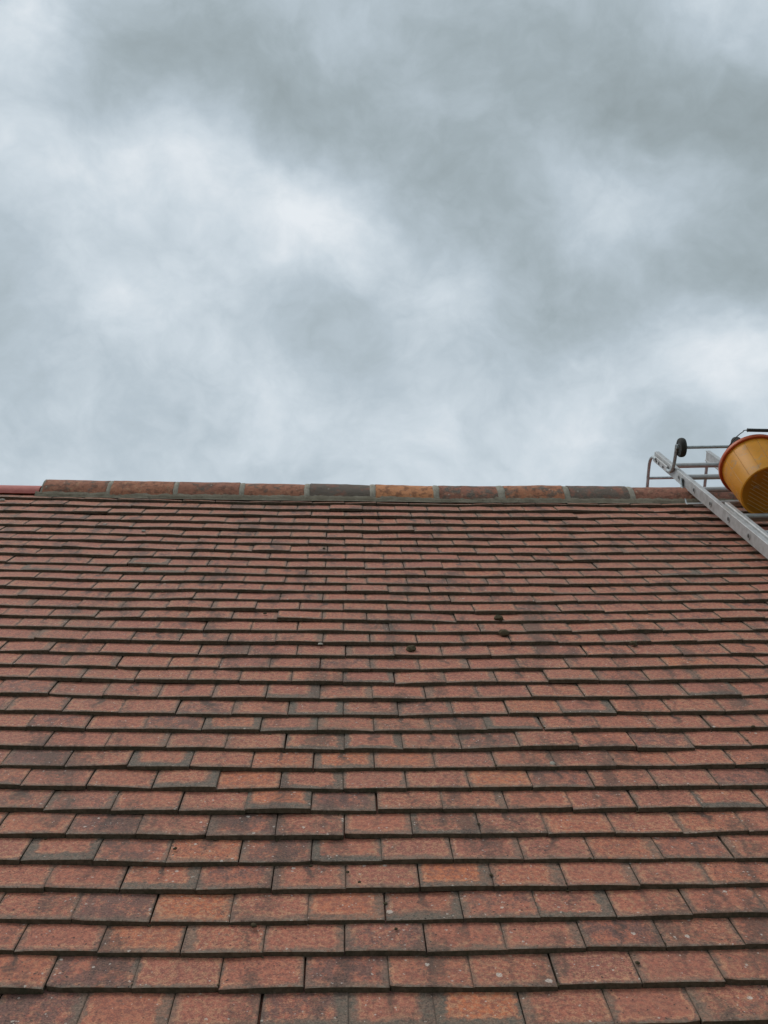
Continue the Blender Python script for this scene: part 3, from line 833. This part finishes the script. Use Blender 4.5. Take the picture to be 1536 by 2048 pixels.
# hook rods: wheel arm, flat run along the stile, hook over the ridge
def spline(pts_, n=8):
    out = []; P = [Vector(p) for p in pts_]
    P = [2 * P[0] - P[1]] + P + [2 * P[-1] - P[-2]]
    for i in range(1, len(P) - 2):
        for k in range(n):
            t = k / n; p0, p1, p2, p3 = P[i-1], P[i], P[i+1], P[i+2]
            out.append(.5 * ((2*p1) + (-p0+p2)*t + (2*p0-5*p1+4*p2-p3)*t*t + (-p0+3*p1-3*p2+p3)*t*t*t))
    out.append(P[-2]); return out
WL, WN = .040, .158      # wheel axle position along / above
for sx in (0, 1):
    x = -.010 if sx == 0 else LW + .010
    b = MB(); b.tube(spline([L(x, WL + .008, WN + .014), L(x, WL + .020, .10), L(x, WL + .036, .045), L(x, WL + .062, .014), L(x, WL + .100, -.002), L(x, WL + .140, -.006)], 6), .0095, 12, True, 0, RX)
    b.build('wheel_arm', STEEL_M, ladder, True)
    b = MB(); b.tube(spline([L(x, LTOP - .075, .004), L(x, LTOP - .030, .003), L(x, LTOP + .008, -.006), L(x, LTOP + .040, -.030), L(x, LTOP + .058, -.080), L(x, LTOP + .064, -.20), L(x, LTOP + .068, -.36)], 6), .0095, 12, True, 0, RX)
    b.build('hook', STEEL_M, ladder, True)
    b = MB(); b.box(L(-.0065 if sx == 0 else LW + .0065, LTOP - .150, -.004), RX * .0055, LN * .018, LD * .130, 0, .002); b.build('bracket_plate', ALU_M, ladder)
    for dl in (-.085, -.135, -.215):
        b = MB(); xo = -.0155 if sx == 0 else LW + .0155
        b.tube([L(xo + (.02 if sx == 0 else -.02), LTOP + dl, -.006), L(xo, LTOP + dl, -.006)], .0075, 8, True); b.build('bolt', HOLE_M, ladder)
    # wheel
    xw = .014 if sx == 0 else LW - .014
    cw = L(xw, WL, WN)
    rot = Matrix.Rotation(R(0), 3, LN) @ RX
    axw = rot
    e1 = LD; e2 = LN
    def wr_(off, r, n=28): return [cw + axw * off + (e1 * math.cos(2*math.pi*k/n) + e2 * math.sin(2*math.pi*k/n)) * r for k in range(n)]
    b = MB(); b.quadstrip([wr_(-.017, .030), wr_(-.017, .043), wr_(-.015, .049), wr_(-.009, .0525), wr_(-.001, .0535), wr_(0, .0525), wr_(.001, .0535), wr_(.009, .0525), wr_(.015, .049), wr_(.017, .043), wr_(.017, .030)], True)
    wh = b.build('wheel', RUBBER_M, ladder, True)
    b = MB(); b.quadstrip([wr_(-.0175, .010), wr_(-.0155, .031), wr_(.0155, .031), wr_(.0175, .010)], True, 0, True); b.build('hub', DARKPL_M, wh, True)
b = MB(); b.tube([L(-.015, WL, WN), L(LW + .015, WL, WN)], .0085, 12); b.build('axle', STEEL_M, ladder, True)
b = MB(); b.tube([L(-.010, LTOP + .067, -.150), L(LW + .010, LTOP + .067, -.150)], .0085, 12); b.build('hook_bar', STEEL_M, ladder, True)
# bearer that rests by the ridge
for sx in (-1, 1):
    x = -.006 if sx < 0 else LW + .006
    b = MB(); b.box(L(x, -.075, -.010), RX * .003, LD * .012, LN * .024, 0, .001); b.build('bearer_plate', HOLE_M, ladder)
    b = MB(); b.tube(spline([L(x + sx * .004, -.070, .010), L(x + sx * .010, -.105, -.022), L(x + sx * .020, -.185, -.058), L(x + sx * .024, -.245, -.078)], 5), .0055, 10, True, 0, RX); b.build('bearer_rod', STEEL_M, ladder, True)
b = MB(); b.box(L(LW / 2, -.250, -.080), RX * (LW / 2 + .034), LN * .007, LD * .012, 0, .002); b.build('bearer_bar', ALU_M, ladder)

# ------------------------------------------------------------------ bucket
BC = at(1541, 984, 4.64); RCN = at(1506, 929, 4.64 + .235)          # centres of base and rim
BA = (RCN - BC); BH = BA.length; BA.normalize()
bx_ = (RX - BA * RX.dot(BA)).normalized(); by_ = bx_.cross(BA).normalized()     # by_ points away from the roof
RB, RR_ = .1385, .156
bucket = empty('bucket', BC); tag(bucket, 'orange-yellow plastic builder bucket lying on the ladder, base towards the viewer', 'bucket')
NSEG = 64
def cr(h, r, ph=0.0): return [BC + BA * h + (bx_ * math.cos(2*math.pi*k/NSEG + ph) + by_ * math.sin(2*math.pi*k/NSEG + ph)) * r for k in range(NSEG)]
def rad_at(h): return RB + (RR_ - RB) * h / BH
b = MB()
b.quadstrip([cr(0.004, RB - .010), cr(0, RB - .006), cr(.002, RB - .001), cr(.010, rad_at(.010)), cr(BH * .5, rad_at(BH * .5)), cr(BH * .93, rad_at(BH * .93)),
             cr(BH * .93, rad_at(BH * .93) - .003), cr(.012, rad_at(.012) - .003)], True)
b.build('body', BUCKET_M, bucket, True)
b = MB()     # base plate, recessed
b.quadstrip([cr(.005, RB - .010), cr(.008, RB - .014), cr(.008, .002)], True)
b.f.append(tuple(2 * NSEG + k for k in range(NSEG))); b.m.append(0)
b.quadstrip([cr(.0105, .002), cr(.0105, RB - .006)], True)
base = b.build('base', BASE_M, bucket, True)
for k in range(-7, 8):      # raised ribs across the base, in chevrons
    c0 = k * .020
    for sgn in (-1, 1):
        p0 = (0.0, c0); p1 = (sgn * .095, c0 + .055)
        if math.hypot(*p1) > RB - .018:
            f_ = .5; p1 = (sgn * .095 * f_, c0 + .055 * f_)
            if math.hypot(*p1) > RB - .018: continue
        if math.hypot(*p0) > RB - .018: continue
        q = [BC + BA * .0072 + bx_ * p[0] + by_ * p[1] for p in (p0, p1)]
        b = MB(); b.tube(q, .0013, 6, True, 0, BA); b.build('base_rib', RIBLINE_M, base)
for k in range(16):         # moulded lines up the wall
    an = 2 * math.pi * k / 16 + .13
    d = bx_ * math.cos(an) + by_ * math.sin(an)
    b = MB(); b.tube([BC + BA * h + d * (rad_at(h) + .0002) for h in (.012, BH * .5, BH * .90)], .0011, 6, True, 0, BA.cross(d)); b.build('wall_line', BASE_M, bucket, True)
b = MB()     # rolled rim
prof = [(BH * .915, rad_at(BH * .915) + .0005), (BH * .915, RR_ + .0105), (BH * .93, RR_ + .0125), (BH * .985, RR_ + .0125), (BH, RR_ + .010), (BH * 1.004, RR_ + .002), (BH * .99, RR_ - .003), (BH * .90, rad_at(BH * .9) - .0032)]
b.quadstrip([cr(h, r) for h, r in prof], True); b.build('rim', RIM_M, bucket, True)
hp = []
def hpnt(an, r, h): return BC + BA * (BH + h) + (bx_ * math.cos(an) + by_ * math.sin(an)) * r
T0 = R(72)
pw = spline([hpnt(R(176), RR_ - .006, .004), hpnt(R(160), RR_ - .004, .016), hpnt(R(138), RR_ + .004, .022), hpnt(R(124), RR_ + .018, .020), hpnt(R(114), RR_ + .030, .016), hpnt(R(108), RR_ + .034, .014),
             hpnt(R(70), RR_ + .034, .014), hpnt(R(64), RR_ + .030, .016), hpnt(R(54), RR_ + .018, .020), hpnt(R(26), RR_ + .004, .022), hpnt(R(10), RR_ - .004, .016), hpnt(R(-6), RR_ - .006, .004)], 6)
b = MB(); b.tube(pw, .0024, 8); hd = b.build('handle', DARKPL_M, bucket, True)
g0, g1 = hpnt(R(108), RR_ + .034, .014), hpnt(R(70), RR_ + .034, .014)
b = MB(); gp = [g0 + (g1 - g0) * k for k in (0, .02, .04, .96, .98, 1)]
b.tube(gp, [.006, .010, .0085, .0085, .010, .006], 14); b.build('grip', DARKPL_M, hd, True)

if __name__ == '__main__':
    def rel(p): d = p - ORG; return tuple(round(x, 3) for x in (d.dot(XR), d.dot(UP), d.dot(NR)))
    print('VP up-slope', proj(CAM + UP * 1000), 'tiles', len(tiles), 'own', len(own))
    print('ladder n at P1', rel(P1), 'P5', rel(P5), 'RS', RS, 'S_APEX', S_APEX, 's_m', s_m)
    print('bucket base', rel(BC), 'rim', rel(RCN), 'BH', BH, [round(q, 3) for q in ((BC - P1).dot(RX), (BC - P1).dot(LD), (BC - P1).dot(LN), (RCN - P1).dot(RX), (RCN - P1).dot(LD), (RCN - P1).dot(LN))])
    print('stile top', proj(L(0, LTOP, SH)), proj(L(LW, LTOP, SH)), 'wheel', proj(L(0, WL, WN)))
